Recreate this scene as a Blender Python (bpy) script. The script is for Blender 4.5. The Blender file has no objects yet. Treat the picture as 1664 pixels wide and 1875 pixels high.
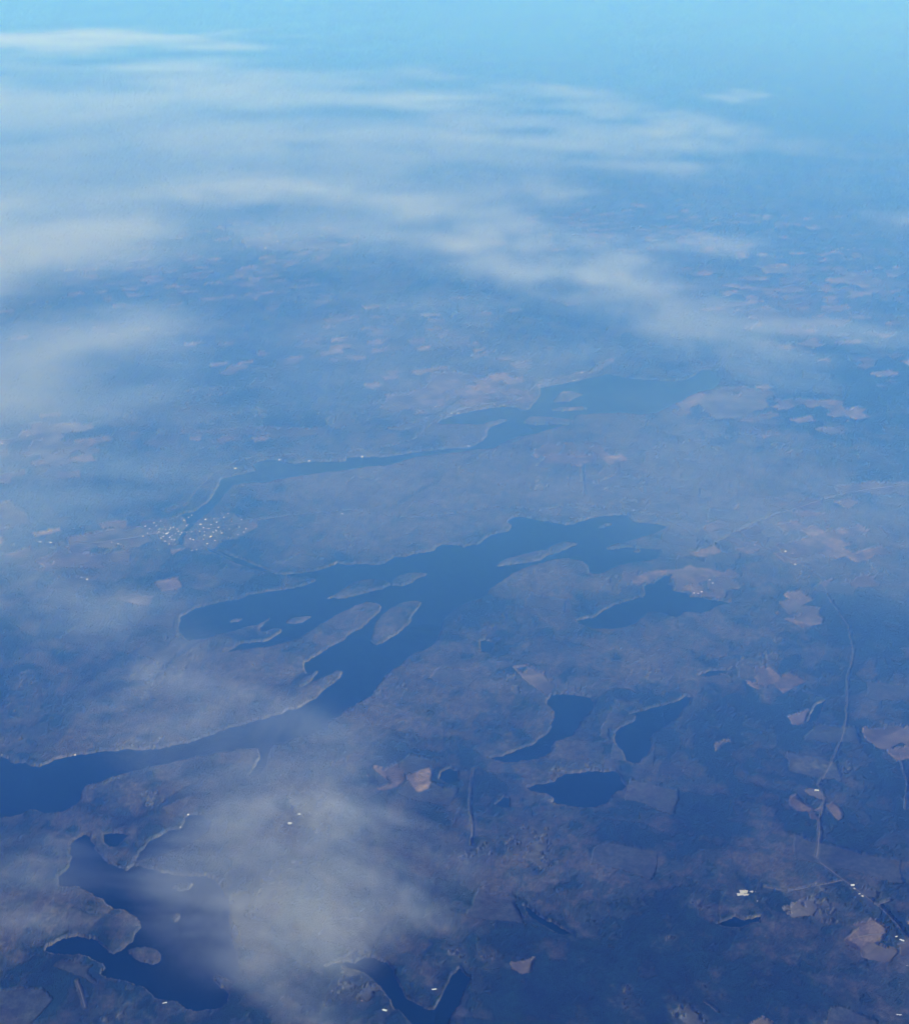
import bpy, math, random
import numpy as np
from mathutils import Vector

# ------------------------------------------------------------------ camera, sky, sun, exposure
scene = bpy.context.scene
CAM_H = 7000.0
PITCH = math.radians(25.5)
VFOV = math.radians(45.0)
W_PX, H_PX = 1664.0, 1875.0
F_PX = (H_PX / 2) / math.tan(VFOV / 2)

cam_data = bpy.data.cameras.new('camera')
cam_data.sensor_fit = 'VERTICAL'
cam_data.angle = VFOV
cam_data.clip_start = 5.0
cam_data.clip_end = 900000.0
cam = bpy.data.objects.new('camera', cam_data)
scene.collection.objects.link(cam)
cam.location = (0, 0, CAM_H)
cam.rotation_euler = (math.radians(90) - PITCH, 0, 0)
scene.camera = cam

SUN_EL = math.radians(31)
SUN_AZ = math.radians(112)          # clockwise from the viewing direction (+Y)
world = bpy.data.worlds.new('World')
scene.world = world
world.use_nodes = True
wn = world.node_tree.nodes
wl = world.node_tree.links
wn.clear()
sky = wn.new('ShaderNodeTexSky')
sky.sky_type = 'NISHITA'
sky.sun_disc = False
sky.sun_elevation = SUN_EL
sky.sun_rotation = SUN_AZ
sky.altitude = 2000
bg = wn.new('ShaderNodeBackground')
bg.inputs['Strength'].default_value = 0.10
wo = wn.new('ShaderNodeOutputWorld')
wl.new(sky.outputs[0], bg.inputs['Color'])
wl.new(bg.outputs[0], wo.inputs['Surface'])

sun_data = bpy.data.lights.new('sun', 'SUN')
sun_data.energy = 5.0
sun_data.angle = math.radians(0.53)
sun_data.color = (1.0, 0.96, 0.9)
sun = bpy.data.objects.new('sun', sun_data)
scene.collection.objects.link(sun)
sdir = Vector((math.sin(SUN_AZ) * math.cos(SUN_EL), math.cos(SUN_AZ) * math.cos(SUN_EL), math.sin(SUN_EL)))
sun.rotation_euler = sdir.to_track_quat('Z', 'Y').to_euler()
sun.location = (20000, -8000, 20000)

vs = scene.view_settings
vs.view_transform = 'Standard'
vs.look = 'None'
vs.exposure = 0.86
vs.gamma = 1.0
scene.render.engine = 'CYCLES'
cy = scene.cycles
cy.max_bounces = 1
cy.diffuse_bounces = 0
cy.glossy_bounces = 1
cy.transmission_bounces = 0
cy.volume_bounces = 0
cy.transparent_max_bounces = 96
cy.use_denoising = True
cy.volume_max_steps = 256
cy.use_adaptive_sampling = True
cy.adaptive_threshold = 0.06

rng = np.random.default_rng(7)
random.seed(7)

# ------------------------------------------------------------------ helpers
CP, SP = math.cos(PITCH), math.sin(PITCH)


def ground(u, v, z=0.0):
    """the point of the level plane z under a pixel of the photograph"""
    xc = (u - W_PX / 2) / F_PX
    yc = (H_PX / 2 - v) / F_PX
    dx, dy, dz = xc, CP + SP * yc, -SP + CP * yc
    t = (z - CAM_H) / dz
    return (dx * t, dy * t)


def poly(points):
    return np.array([ground(u, v) for u, v in points])


def lattice(ix, iy, seed):
    n = (ix * 374761393 + iy * 668265263 + seed * 974634777).astype(np.int64) & 0xFFFFFFFF
    n = ((n ^ (n >> 13)) * 1274126177) & 0xFFFFFFFF
    n = n ^ (n >> 16)
    return (n & 0xFFFF).astype(np.float32) / 65535.0


def vnoise(x, y, seed):
    x0 = np.floor(x)
    y0 = np.floor(y)
    fx = (x - x0).astype(np.float32)
    fy = (y - y0).astype(np.float32)
    ix = x0.astype(np.int64)
    iy = y0.astype(np.int64)
    fx = fx * fx * fx * (fx * (fx * 6 - 15) + 10)
    fy = fy * fy * fy * (fy * (fy * 6 - 15) + 10)
    a = lattice(ix, iy, seed)
    b = lattice(ix + 1, iy, seed)
    c = lattice(ix, iy + 1, seed)
    d = lattice(ix + 1, iy + 1, seed)
    return (a + (b - a) * fx) * (1 - fy) + (c + (d - c) * fx) * fy


def fbm(x, y, scale, octaves, seed, rough=0.5):
    """fractal noise, mean 0, about -1..1; scale is the longest wavelength in metres"""
    x = x / scale
    y = y / scale
    s = np.zeros(x.shape, np.float32)
    a, t = 1.0, 0.0
    for o in range(octaves):
        c, sn = math.cos(o * 1.1), math.sin(o * 1.1)
        s += a * (vnoise(x * c - y * sn + 17.3 * o, x * sn + y * c - 9.1 * o, seed + o) - 0.5)
        t += a
        a *= rough
        x = x * 2.03
        y = y * 2.03
    return s * (2.6 / t)


def smooth(a, b, x):
    t = np.clip((x - a) / (b - a), 0, 1)
    return t * t * (3 - 2 * t)


def signed_distance(P, X, Y):
    """metres to the outline of polygon P: negative inside"""
    best = np.full(X.shape, 1e18)
    inside = np.zeros(X.shape, bool)
    n = len(P)
    for i in range(n):
        ax, ay = P[i]
        bx, by = P[(i + 1) % n]
        ex, ey = bx - ax, by - ay
        wx, wy = X - ax, Y - ay
        t = np.clip((wx * ex + wy * ey) / (ex * ex + ey * ey + 1e-9), 0, 1)
        dx, dy = wx - ex * t, wy - ey * t
        best = np.minimum(best, dx * dx + dy * dy)
        c = ((ay <= Y) & (by > Y)) | ((by <= Y) & (ay > Y))
        if ey != 0:
            inside ^= c & (X < ax + (Y - ay) / ey * ex)
    d = np.sqrt(best)
    return np.where(inside, -d, d)


def new_mat(name):
    m = bpy.data.materials.new(name)
    m.use_nodes = True
    m.node_tree.nodes.clear()
    m.cycles.volume_sampling = 'DISTANCE'
    return m, m.node_tree.nodes, m.node_tree.links


def tag(o, label, category=None, group=None, kind=None):
    o['label'] = label
    if category:
        o['category'] = category
    if group:
        o['group'] = group
    if kind:
        o['kind'] = kind
    return o


def link(name, mesh):
    o = bpy.data.objects.new(name, mesh)
    scene.collection.objects.link(o)
    return o


def mesh_np(name, verts, quads, mat, cols=None, smooth_shade=False):
    """a mesh from numpy vertices and quads, with an optional point colour"""
    me = bpy.data.meshes.new(name)
    nq = len(quads)
    me.vertices.add(len(verts))
    me.vertices.foreach_set('co', np.ascontiguousarray(verts, np.float32).ravel())
    me.loops.add(nq * 4)
    me.loops.foreach_set('vertex_index', np.ascontiguousarray(quads, np.int32).ravel())
    me.polygons.add(nq)
    me.polygons.foreach_set('loop_start', np.arange(0, nq * 4, 4, dtype=np.int32))
    if cols is not None:
        a = me.attributes.new('landcover', 'FLOAT_COLOR', 'POINT')
        c4 = np.ones((len(verts), 4), np.float32)
        c4[:, :3] = cols
        a.data.foreach_set('color', c4.ravel())
    me.polygons.foreach_set('use_smooth', np.full(nq, smooth_shade, bool))
    me.update(calc_edges=True)
    me.materials.append(mat)
    return me


# ------------------------------------------------------------------ outlines read from the photograph
LAKES = {}
ISLANDS = []
LAKES['main'] = [(380, 1004), (395, 1006), (415, 1012), (440, 1022), (465, 1032), (478, 1038), (500, 1044), (520, 1051), (545, 1050), (570, 1046), (590, 1042),
    (605, 1036), (618, 1031), (640, 1034), (655, 1031), (690, 1034), (705, 1030), (712, 1024), (718, 1020), (740, 1020), (757, 1014), (780, 1011),
    (795, 1008), (798, 1000), (810, 997), (840, 998), (848, 1003), (860, 998), (880, 995), (888, 988), (900, 978), (912, 974), (930, 972),
    (935, 965), (928, 957), (935, 948), (950, 945), (970, 949), (990, 953), (1010, 956), (1025, 958), (1033, 962), (1050, 960), (1070, 953),
    (1085, 948), (1110, 944), (1140, 941), (1150, 944), (1157, 954), (1175, 957), (1200, 959), (1222, 964), (1212, 972), (1195, 978),
    (1180, 982), (1160, 988), (1150, 992), (1130, 996), (1110, 1002), (1104, 1006), (1120, 1006), (1135, 1005), (1148, 1001), (1165, 1003),
    (1190, 1004), (1210, 1006), (1208, 1016), (1203, 1022), (1190, 1026), (1160, 1030), (1140, 1033), (1120, 1040), (1108, 1048), (1095, 1053),
    (1080, 1050), (1077, 1035), (1068, 1028), (1050, 1025), (1030, 1024), (1010, 1026), (990, 1032), (960, 1040), (935, 1050), (920, 1062),
    (908, 1072), (898, 1082), (890, 1092), (882, 1100), (860, 1104), (850, 1106), (840, 1113), (828, 1125), (815, 1135), (808, 1145),
    (805, 1160), (798, 1173), (790, 1182), (775, 1192), (755, 1200), (740, 1212), (725, 1225), (710, 1238), (700, 1250), (690, 1258),
    (680, 1275), (665, 1285), (650, 1293), (630, 1302), (620, 1312), (605, 1325), (598, 1335), (580, 1342), (560, 1348), (540, 1352),
    (525, 1362), (500, 1368), (492, 1385), (487, 1402), (475, 1416), (455, 1420), (468, 1405), (475, 1388), (470, 1374), (440, 1372),
    (400, 1378), (378, 1388), (360, 1384), (335, 1392), (310, 1400), (280, 1405), (230, 1415), (200, 1425), (180, 1433), (160, 1438),
    (150, 1450), (145, 1470), (120, 1485), (100, 1492), (85, 1493), (60, 1485), (40, 1490), (0, 1498), (-160, 1510), (-160, 1380),
    (0, 1385), (10, 1387), (22, 1396), (50, 1394), (57, 1400), (73, 1402), (90, 1394), (105, 1389), (130, 1385), (150, 1382), (175, 1379),
    (200, 1375), (230, 1374), (270, 1375), (300, 1371), (330, 1364), (350, 1360), (380, 1348), (400, 1340), (430, 1332), (450, 1325),
    (480, 1317), (500, 1312), (515, 1308), (528, 1300), (545, 1296), (560, 1290), (575, 1280), (590, 1265), (605, 1252), (618, 1242),
    (623, 1232), (617, 1231), (605, 1237), (580, 1248), (560, 1258), (550, 1261), (547, 1259), (565, 1248), (578, 1237), (583, 1229), (575, 1231),
    (562, 1236), (557, 1225), (556, 1215), (570, 1208), (585, 1198), (600, 1188), (612, 1180), (625, 1172), (632, 1165), (645, 1157),
    (660, 1150), (672, 1140), (680, 1130), (695, 1118), (698, 1110), (690, 1105), (670, 1104), (650, 1110), (625, 1122), (600, 1137),
    (580, 1150), (560, 1162), (545, 1172), (520, 1178), (500, 1184), (470, 1187), (440, 1191), (420, 1195), (408, 1198), (415, 1194), (430, 1186), (440, 1180),
    (460, 1176), (485, 1175), (500, 1170), (510, 1160), (513, 1154), (500, 1152), (480, 1156), (477, 1150), (487, 1140), (497, 1133),
    (490, 1133), (478, 1140), (470, 1145), (450, 1148), (425, 1155), (405, 1162), (380, 1170), (350, 1175), (335, 1172), (330, 1150),
    (335, 1130), (345, 1122), (355, 1115), (375, 1108), (400, 1101), (430, 1096), (460, 1089), (485, 1083), (520, 1078), (550, 1072),
    (575, 1066), (587, 1062), (578, 1060), (560, 1058), (530, 1057), (510, 1054), (490, 1050), (470, 1045), (445, 1036), (420, 1026),
    (395, 1016), (380, 1010)]
ISLANDS += [
    [(594, 1097), (610, 1094), (625, 1096), (645, 1092), (665, 1086), (690, 1080), (702, 1077), (715, 1070), (705, 1065), (690, 1062), (670, 1062), (650, 1066), (632, 1077), (615, 1088)],
    [(718, 1071), (735, 1072), (750, 1068), (765, 1058), (785, 1052), (770, 1049), (745, 1051), (728, 1056), (720, 1064)],
    [(525, 1140), (540, 1142), (552, 1140), (565, 1133), (573, 1128), (560, 1129), (540, 1132), (528, 1135)],
    [(424, 1138), (438, 1137), (443, 1134), (430, 1133)],
    [(682, 1165), (680, 1172), (688, 1180), (700, 1177), (715, 1168), (730, 1160), (745, 1147), (752, 1140), (753, 1128), (765, 1115), (770, 1105), (760, 1101), (740, 1104), (715, 1115), (700, 1125), (690, 1137), (685, 1150)],
    [(908, 1037), (925, 1035), (950, 1031), (975, 1029), (990, 1025), (1000, 1018), (1015, 1013), (1035, 1006), (1058, 997), (1050, 993), (1030, 993), (1010, 1000), (1000, 1007), (980, 1010), (950, 1018), (930, 1023), (915, 1029)],
    [(1094, 967), (1106, 965), (1119, 960), (1105, 959)],
    [(1158, 1010), (1168, 1012), (1173, 1008), (1164, 1006)],
]
LAKES['east'] = [(1055, 1135), (1070, 1131), (1085, 1130), (1098, 1124), (1105, 1117), (1125, 1108), (1145, 1100), (1160, 1095), (1175, 1092), (1180, 1085),
    (1182, 1072), (1195, 1066), (1208, 1058), (1218, 1054), (1228, 1055), (1226, 1063), (1222, 1070), (1230, 1076), (1228, 1083), (1245, 1084),
    (1258, 1087), (1262, 1093), (1285, 1094), (1300, 1098), (1320, 1102), (1345, 1104), (1325, 1106), (1308, 1110), (1300, 1118), (1285, 1124),
    (1270, 1122), (1255, 1122), (1245, 1129), (1235, 1130), (1220, 1124), (1200, 1121), (1188, 1122), (1180, 1130), (1165, 1140), (1150, 1146),
    (1130, 1151), (1115, 1154), (1090, 1152), (1070, 1147), (1057, 1141)]
LAKES['boot'] = [(893, 1387), (905, 1385), (920, 1384), (935, 1377), (950, 1370), (968, 1364), (985, 1352), (1000, 1343), (1010, 1335), (1015, 1320), (1016, 1307),
    (1008, 1300), (999, 1290), (1006, 1278), (1012, 1272), (1040, 1272), (1070, 1276), (1080, 1280), (1086, 1286), (1086, 1297), (1080, 1303),
    (1070, 1312), (1060, 1320), (1053, 1335), (1045, 1348), (1030, 1355), (1018, 1360), (1012, 1372), (1005, 1382), (985, 1388), (960, 1393),
    (945, 1397), (920, 1395), (905, 1392)]
LAKES['wedge'] = [(1150, 1308), (1160, 1304), (1175, 1301), (1190, 1297), (1207, 1291), (1225, 1287), (1245, 1283), (1256, 1276), (1262, 1278), (1258, 1292),
    (1248, 1303), (1238, 1315), (1225, 1325), (1212, 1335), (1200, 1342), (1190, 1352), (1187, 1370), (1183, 1385), (1170, 1398), (1158, 1400),
    (1148, 1390), (1138, 1375), (1130, 1360), (1124, 1348), (1122, 1340), (1132, 1330), (1145, 1325), (1157, 1318), (1160, 1312)]
LAKES['oval'] = [(965, 1442), (980, 1439), (1000, 1436), (1019, 1433), (1021, 1425), (1030, 1420), (1045, 1417), (1060, 1414), (1080, 1411), (1100, 1412), (1120, 1413),
    (1132, 1418), (1137, 1428), (1146, 1440), (1140, 1448), (1125, 1452), (1115, 1465), (1105, 1473), (1090, 1478), (1070, 1480), (1040, 1477),
    (1015, 1477), (1001, 1471), (1008, 1462), (1000, 1455), (985, 1452), (970, 1450)]
LAKES['oval_pond'] = [(904, 1475), (915, 1465), (922, 1458), (932, 1462), (933, 1480), (920, 1481)]
LAKES['bay'] = [(85, 1735), (95, 1732), (110, 1723), (130, 1717), (150, 1715), (170, 1716), (182, 1722), (190, 1730), (200, 1738), (210, 1743), (222, 1738), (232, 1730),
    (243, 1725), (247, 1710), (255, 1700), (255, 1690), (247, 1680), (232, 1672), (215, 1665), (205, 1657), (190, 1645), (175, 1638), (160, 1630),
    (145, 1625), (125, 1623), (110, 1620), (112, 1605), (120, 1595), (128, 1588), (131, 1575), (132, 1560), (130, 1548), (140, 1538), (155, 1530),
    (165, 1530), (170, 1545), (180, 1562), (195, 1575), (215, 1585), (232, 1594), (240, 1589), (244, 1582), (248, 1570), (252, 1560), (262, 1552), (275, 1540),
    (290, 1530), (305, 1519), (320, 1516), (330, 1516), (335, 1508), (338, 1497), (345, 1491), (370, 1489), (380, 1500), (382, 1515), (375, 1532),
    (355, 1545), (325, 1555), (295, 1565), (262, 1574), (249, 1580), (245, 1586), (255, 1584), (268, 1588), (282, 1593), (300, 1598), (330, 1600), (380, 1600), (400, 1610),
    (412, 1640), (416, 1680), (422, 1720), (438, 1755), (445, 1785), (430, 1797), (405, 1788), (392, 1784), (387, 1793), (395, 1804), (408, 1812), (418, 1820),
    (415, 1835), (405, 1845), (385, 1850), (360, 1854), (345, 1853), (330, 1845), (322, 1838), (305, 1835), (285, 1832), (275, 1825), (268, 1815),
    (258, 1808), (245, 1800), (230, 1797), (215, 1793), (200, 1790), (185, 1785), (180, 1778), (190, 1773), (180, 1765), (165, 1758), (150, 1752),
    (130, 1748), (110, 1747), (95, 1745), (85, 1742)]
ISLANDS += [
    [(232, 1740), (245, 1755), (260, 1762), (280, 1767), (293, 1760), (295, 1750), (285, 1738), (265, 1733), (248, 1735)],
    [(312, 1625), (330, 1632), (345, 1631), (358, 1620), (350, 1615), (330, 1617)],
    [(317, 1676), (324, 1672), (331, 1675), (329, 1684), (322, 1689), (316, 1684)],
]
LAKES['bay_pond'] = [(190, 1528), (205, 1525), (225, 1527), (236, 1530), (225, 1542), (215, 1552), (200, 1552), (192, 1545)]
LAKES['fork'] = [(617, 1765), (632, 1761), (648, 1763), (660, 1757), (675, 1756), (690, 1760), (705, 1766), (715, 1774), (720, 1785), (728, 1800), (738, 1815),
    (748, 1825), (760, 1832), (772, 1840), (785, 1846), (795, 1844), (800, 1832), (808, 1818), (815, 1800), (825, 1785), (835, 1772), (843, 1768),
    (850, 1778), (862, 1790), (858, 1805), (850, 1820), (845, 1840), (838, 1850), (830, 1862), (825, 1880), (820, 1900), (760, 1900), (750, 1875),
    (735, 1855), (720, 1848), (712, 1835), (705, 1825), (695, 1815), (685, 1800), (675, 1788), (665, 1780), (650, 1776), (635, 1775)]
LAKES['long'] = [(328, 996), (326, 986), (334, 972), (342, 962), (338, 948), (328, 946), (340, 940), (357, 938), (370, 929), (382, 919), (390, 908), (395, 898), (400, 885), (405, 876), (420, 872), (435, 868), (450, 864),
    (470, 862), (462, 850), (475, 845), (490, 841), (510, 842), (530, 846), (545, 848), (570, 845), (590, 845), (610, 843), (630, 845), (635, 838),
    (660, 837), (690, 837), (715, 836), (722, 834), (745, 829), (770, 826), (800, 822), (830, 820), (855, 820), (862, 818), (880, 807), (890, 800),
    (893, 790), (895, 782), (910, 777), (920, 772), (927, 769), (915, 768), (900, 771), (890, 775), (880, 778), (850, 777), (820, 777), (800, 775),
    (810, 768), (825, 762), (840, 758), (860, 754), (880, 750), (900, 746), (920, 744), (945, 745), (960, 750), (970, 748), (980, 735), (987, 720),
    (990, 710), (1005, 707), (1030, 702), (1050, 698), (1070, 693), (1090, 690), (1110, 684), (1130, 688), (1145, 692), (1170, 694), (1200, 696),
    (1230, 697), (1250, 696), (1265, 690), (1275, 680), (1290, 676), (1310, 680), (1318, 695), (1312, 710), (1290, 715), (1262, 725), (1245, 735),
    (1225, 745), (1200, 757), (1170, 760), (1130, 757), (1090, 758), (1060, 760), (1050, 766), (1048, 776), (1045, 779), (1020, 781), (1000, 789), (980, 795),
    (950, 800), (930, 808), (915, 815), (900, 821), (870, 825), (830, 829), (790, 834), (760, 838), (730, 847), (700, 853), (670, 856), (640, 860),
    (620, 863), (590, 866), (560, 870), (530, 875), (510, 879), (490, 884), (470, 884), (440, 887), (425, 892), (415, 902), (408, 912), (398, 925),
    (385, 935), (375, 945), (362, 955), (352, 966), (342, 976), (334, 988), (334, 998)]
ISLANDS += [
    [(1000, 751), (1030, 753), (1060, 751), (1079, 747), (1060, 745), (1030, 746)],
    [(958, 773), (980, 778), (1000, 776), (1050, 777), (1050, 770), (1030, 767), (990, 763), (970, 764)],
    [(1013, 736), (1040, 735), (1055, 727), (1065, 723), (1045, 716), (1025, 718)],
]
LAKES['pond_a'] = [(1510, 1283), (1502, 1300), (1492, 1319), (1476, 1324), (1483, 1308), (1495, 1290)]
LAKES['pond_b'] = [(1310, 1692), (1330, 1685), (1345, 1678), (1360, 1684), (1380, 1680), (1395, 1677), (1390, 1690), (1375, 1691), (1360, 1698), (1340, 1698), (1320, 1696)]
LAKES['pond_c'] = [(958, 1658), (975, 1668), (990, 1680), (1010, 1688), (1025, 1699), (1045, 1710), (1025, 1713), (1005, 1704), (985, 1692), (968, 1677)]
LAKES['pond_d'] = [(877, 1172), (890, 1171), (907, 1179), (897, 1197), (880, 1195)]
LAKES['pond_e'] = [(806, 1414), (824, 1406), (840, 1412), (838, 1433), (818, 1438), (803, 1428)]
LAKES['pond_f'] = [(1275, 1238), (1300, 1228), (1340, 1228), (1318, 1234), (1296, 1240)]

LAKE_LABEL = {
    'main': 'large many-armed blue lake with wooded islands and long peninsulas at the centre',
    'east': 'small lake with a notched north bay beside pale fields, right of the large lake',
    'boot': 'boot-shaped dark lake with a curved pale western shore',
    'wedge': 'wedge-shaped dark lake tapering to a point towards the viewer',
    'oval': 'oval dark lake with a thin western arm, nearest of the three small lakes',
    'oval_pond': 'tiny dark pond just west of the oval lake',
    'bay': 'deep blue lake with curling bays at the lower left edge of the picture',
    'bay_pond': 'small dark pond on the neck of land above the lower left lake',
    'fork': 'forked dark lake cut by the bottom edge of the picture',
    'long': 'long narrow lake running from the white town up to the far hills',
    'pond_a': 'narrow slanting pond between fields near the right edge',
    'pond_b': 'wavy dark pond below the white halls at lower right',
    'pond_c': 'slim crooked pond in the dark woods at lower centre',
    'pond_d': 'small round pond in the woods just below the large lake',
    'pond_e': 'dim pond in the woods left of the boot-shaped lake',
    'pond_f': 'thin pond in the woods above the wedge-shaped lake',
}

FIELDS = [
    ('pale field north of the small notched lake', [(1238, 1047), (1262, 1040), (1290, 1049), (1262, 1058), (1252, 1080), (1238, 1083)]),
    ('rounded tan field with farmhouses east of the notched lake', [(1296, 1062), (1330, 1057), (1356, 1072), (1352, 1084), (1310, 1088), (1288, 1080)]),
    ('small pinkish field near the road northeast of the large lake', [(1363, 981), (1388, 976), (1410, 988), (1400, 995), (1375, 990)]),
    ('narrow pale field strip along a farm road', [(1330, 988), (1352, 990), (1390, 1004), (1382, 1009), (1350, 1000)]),
    ('pale bare patch around farm sheds', [(1440, 1030), (1462, 1028), (1472, 1034), (1452, 1038)]),
    ('pale field with a saw-toothed edge near the right border', [(1543, 1065), (1562, 1068), (1580, 1055), (1600, 1060), (1612, 1075), (1590, 1082), (1560, 1079)]),
    ('broad tan clearing among dark woods at right', [(1420, 1105), (1450, 1100), (1475, 1115), (1502, 1120), (1492, 1145), (1465, 1140), (1440, 1128)]),
    ('long pale field strip by the right border', [(1525, 892), (1600, 883), (1720, 890), (1720, 912), (1600, 907), (1540, 905)]),
    ('pinkish branched field on the ridge above the large lake', [(985, 820), (1005, 814), (1032, 820), (1026, 834), (1050, 840), (1057, 847), (1030, 849), (1010, 851), (982, 852), (1000, 843), (1002, 830)]),
    ('wide pale field behind the long lake', [(698, 750), (722, 755), (800, 745), (808, 722), (850, 710), (865, 690), (835, 682), (795, 685), (778, 712), (745, 722), (710, 726)]),
    ('pink shore field behind the head of the long lake', [(985, 700), (1040, 690), (1078, 684), (1103, 665), (1126, 655), (1120, 667), (1098, 680), (1060, 696), (1000, 706)]),
    ('slim pale field strip ending at the long lake', [(698, 791), (740, 790), (796, 775), (780, 770), (740, 778)]),
    ('long thin field strip behind the long lake', [(325, 795), (430, 786), (520, 785), (602, 788), (590, 797), (540, 798), (500, 803), (450, 797), (400, 797)]),
    ('orange tinted field beneath the left cloud', [(262, 817), (300, 800), (335, 796), (322, 817), (285, 822)]),
    ('ragged field patch at the far left', [(62, 812), (100, 805), (145, 820), (120, 848), (92, 850), (70, 832)]),
    ('narrow field patch above the ragged field', [(60, 790), (110, 780), (172, 783), (150, 792), (90, 797)]),
    ('field corner cut by the left border', [(-40, 930), (22, 920), (50, 944), (65, 964), (30, 968), (-40, 978)]),
    ('wide pale field just left of the white town', [(140, 1000), (180, 975), (240, 965), (288, 968), (276, 995), (236, 1008), (190, 1002)]),
    ('dull field below the town road', [(70, 1030), (108, 1014), (165, 1015), (152, 1040), (100, 1046)]),
    ('flat pale field below the town', [(178, 1017), (240, 1012), (236, 1030), (184, 1032)]),
    ('small whitish field beneath the left cloud', [(220, 1100), (250, 1093), (284, 1095), (275, 1112), (254, 1110)]),
    ('patchwork field behind the long lake at right', [(1275, 735), (1320, 710), (1360, 710), (1402, 720), (1412, 740), (1382, 750), (1360, 765), (1310, 768), (1290, 755)]),
    ('small field above the veiled woods at right', [(1488, 790), (1540, 780), (1562, 794), (1520, 798)]),
    ('far field beneath the broken clouds at right', [(1360, 578), (1400, 565), (1450, 588), (1562, 590), (1540, 604), (1400, 600)]),
    ('thin far field near the upper right town', [(1378, 490), (1470, 494), (1462, 504), (1400, 501)]),
    ('far slanting field by the right border', [(1540, 502), (1580, 508), (1640, 528), (1600, 535), (1550, 522)]),
    ('far strip field beside the tiny white farm', [(1225, 525), (1260, 521), (1275, 532), (1240, 536)]),
    ('far pale field band under the upper left cloud', [(60, 432), (180, 430), (192, 440), (110, 443)]),
    ('far field band beside the pale highway', [(440, 438), (560, 446), (620, 444), (610, 456), (500, 462), (450, 452)]),
    ('far field patch below the pale highway bend', [(408, 408), (440, 404), (452, 410), (425, 414)]),
    ('far field patch left of centre', [(95, 515), (150, 508), (175, 518), (130, 524)]),
    ('small far orange field at left', [(168, 604), (200, 600), (198, 614), (178, 617)]),
    ('small far field below the orange field', [(195, 618), (228, 616), (224, 626), (205, 626)]),
    ('tiny far field among the blue woods', [(396, 689), (425, 675), (460, 676), (440, 684), (420, 694)]),
    ('wedge-shaped pinkish field at the bottom centre', [(916, 1751), (945, 1760), (982, 1755), (974, 1785), (956, 1791), (935, 1780)]),
    ('dull pink clearing above the lower right road', [(1425, 1668), (1470, 1652), (1502, 1665), (1490, 1685), (1450, 1690)]),
    ('small pale field beside the power corridor', [(1474, 1496), (1488, 1500), (1498, 1510), (1480, 1512)]),
    ('small pink field beside a forest road', [(1474, 1456), (1494, 1460), (1502, 1468), (1480, 1466)]),
    ('reddish field cut by the right border', [(1582, 1340), (1640, 1334), (1720, 1345), (1720, 1386), (1640, 1386), (1600, 1374), (1590, 1358)]),
    ('pink field beside the slanting pond', [(1443, 1316), (1490, 1300), (1480, 1321), (1455, 1326)]),
    ('curved tan field above the boot-shaped lake', [(936, 1226), (965, 1222), (990, 1238), (1008, 1260), (1005, 1272), (985, 1262), (960, 1247)]),
    ('slanting pale clearing among veiled woods', [(687, 1411), (700, 1415), (716, 1433), (708, 1437), (695, 1425)]),
    ('thin pale clearing beside the lower lake arm', [(605, 1402), (640, 1388), (664, 1388), (650, 1396), (625, 1402)]),
    ('upright tan clearing at right', [(1386, 1226), (1398, 1226), (1406, 1245), (1402, 1262), (1388, 1254)]),
    ('curved pale clearing in the right woods', [(1305, 1365), (1335, 1355), (1355, 1368), (1335, 1366), (1310, 1382)]),
    ('pale clearing below the lower right corner road', [(1640, 1735), (1664, 1725), (1720, 1745), (1690, 1765), (1650, 1755)]),
    ('brown clearing by the road at the bottom right', [(1560, 1740), (1600, 1728), (1640, 1748), (1620, 1768), (1575, 1764)]),
    ('grey-tan field cut by the bottom border', [(1358, 1880), (1395, 1862), (1420, 1882), (1410, 1900), (1360, 1900)]),
]

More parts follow.
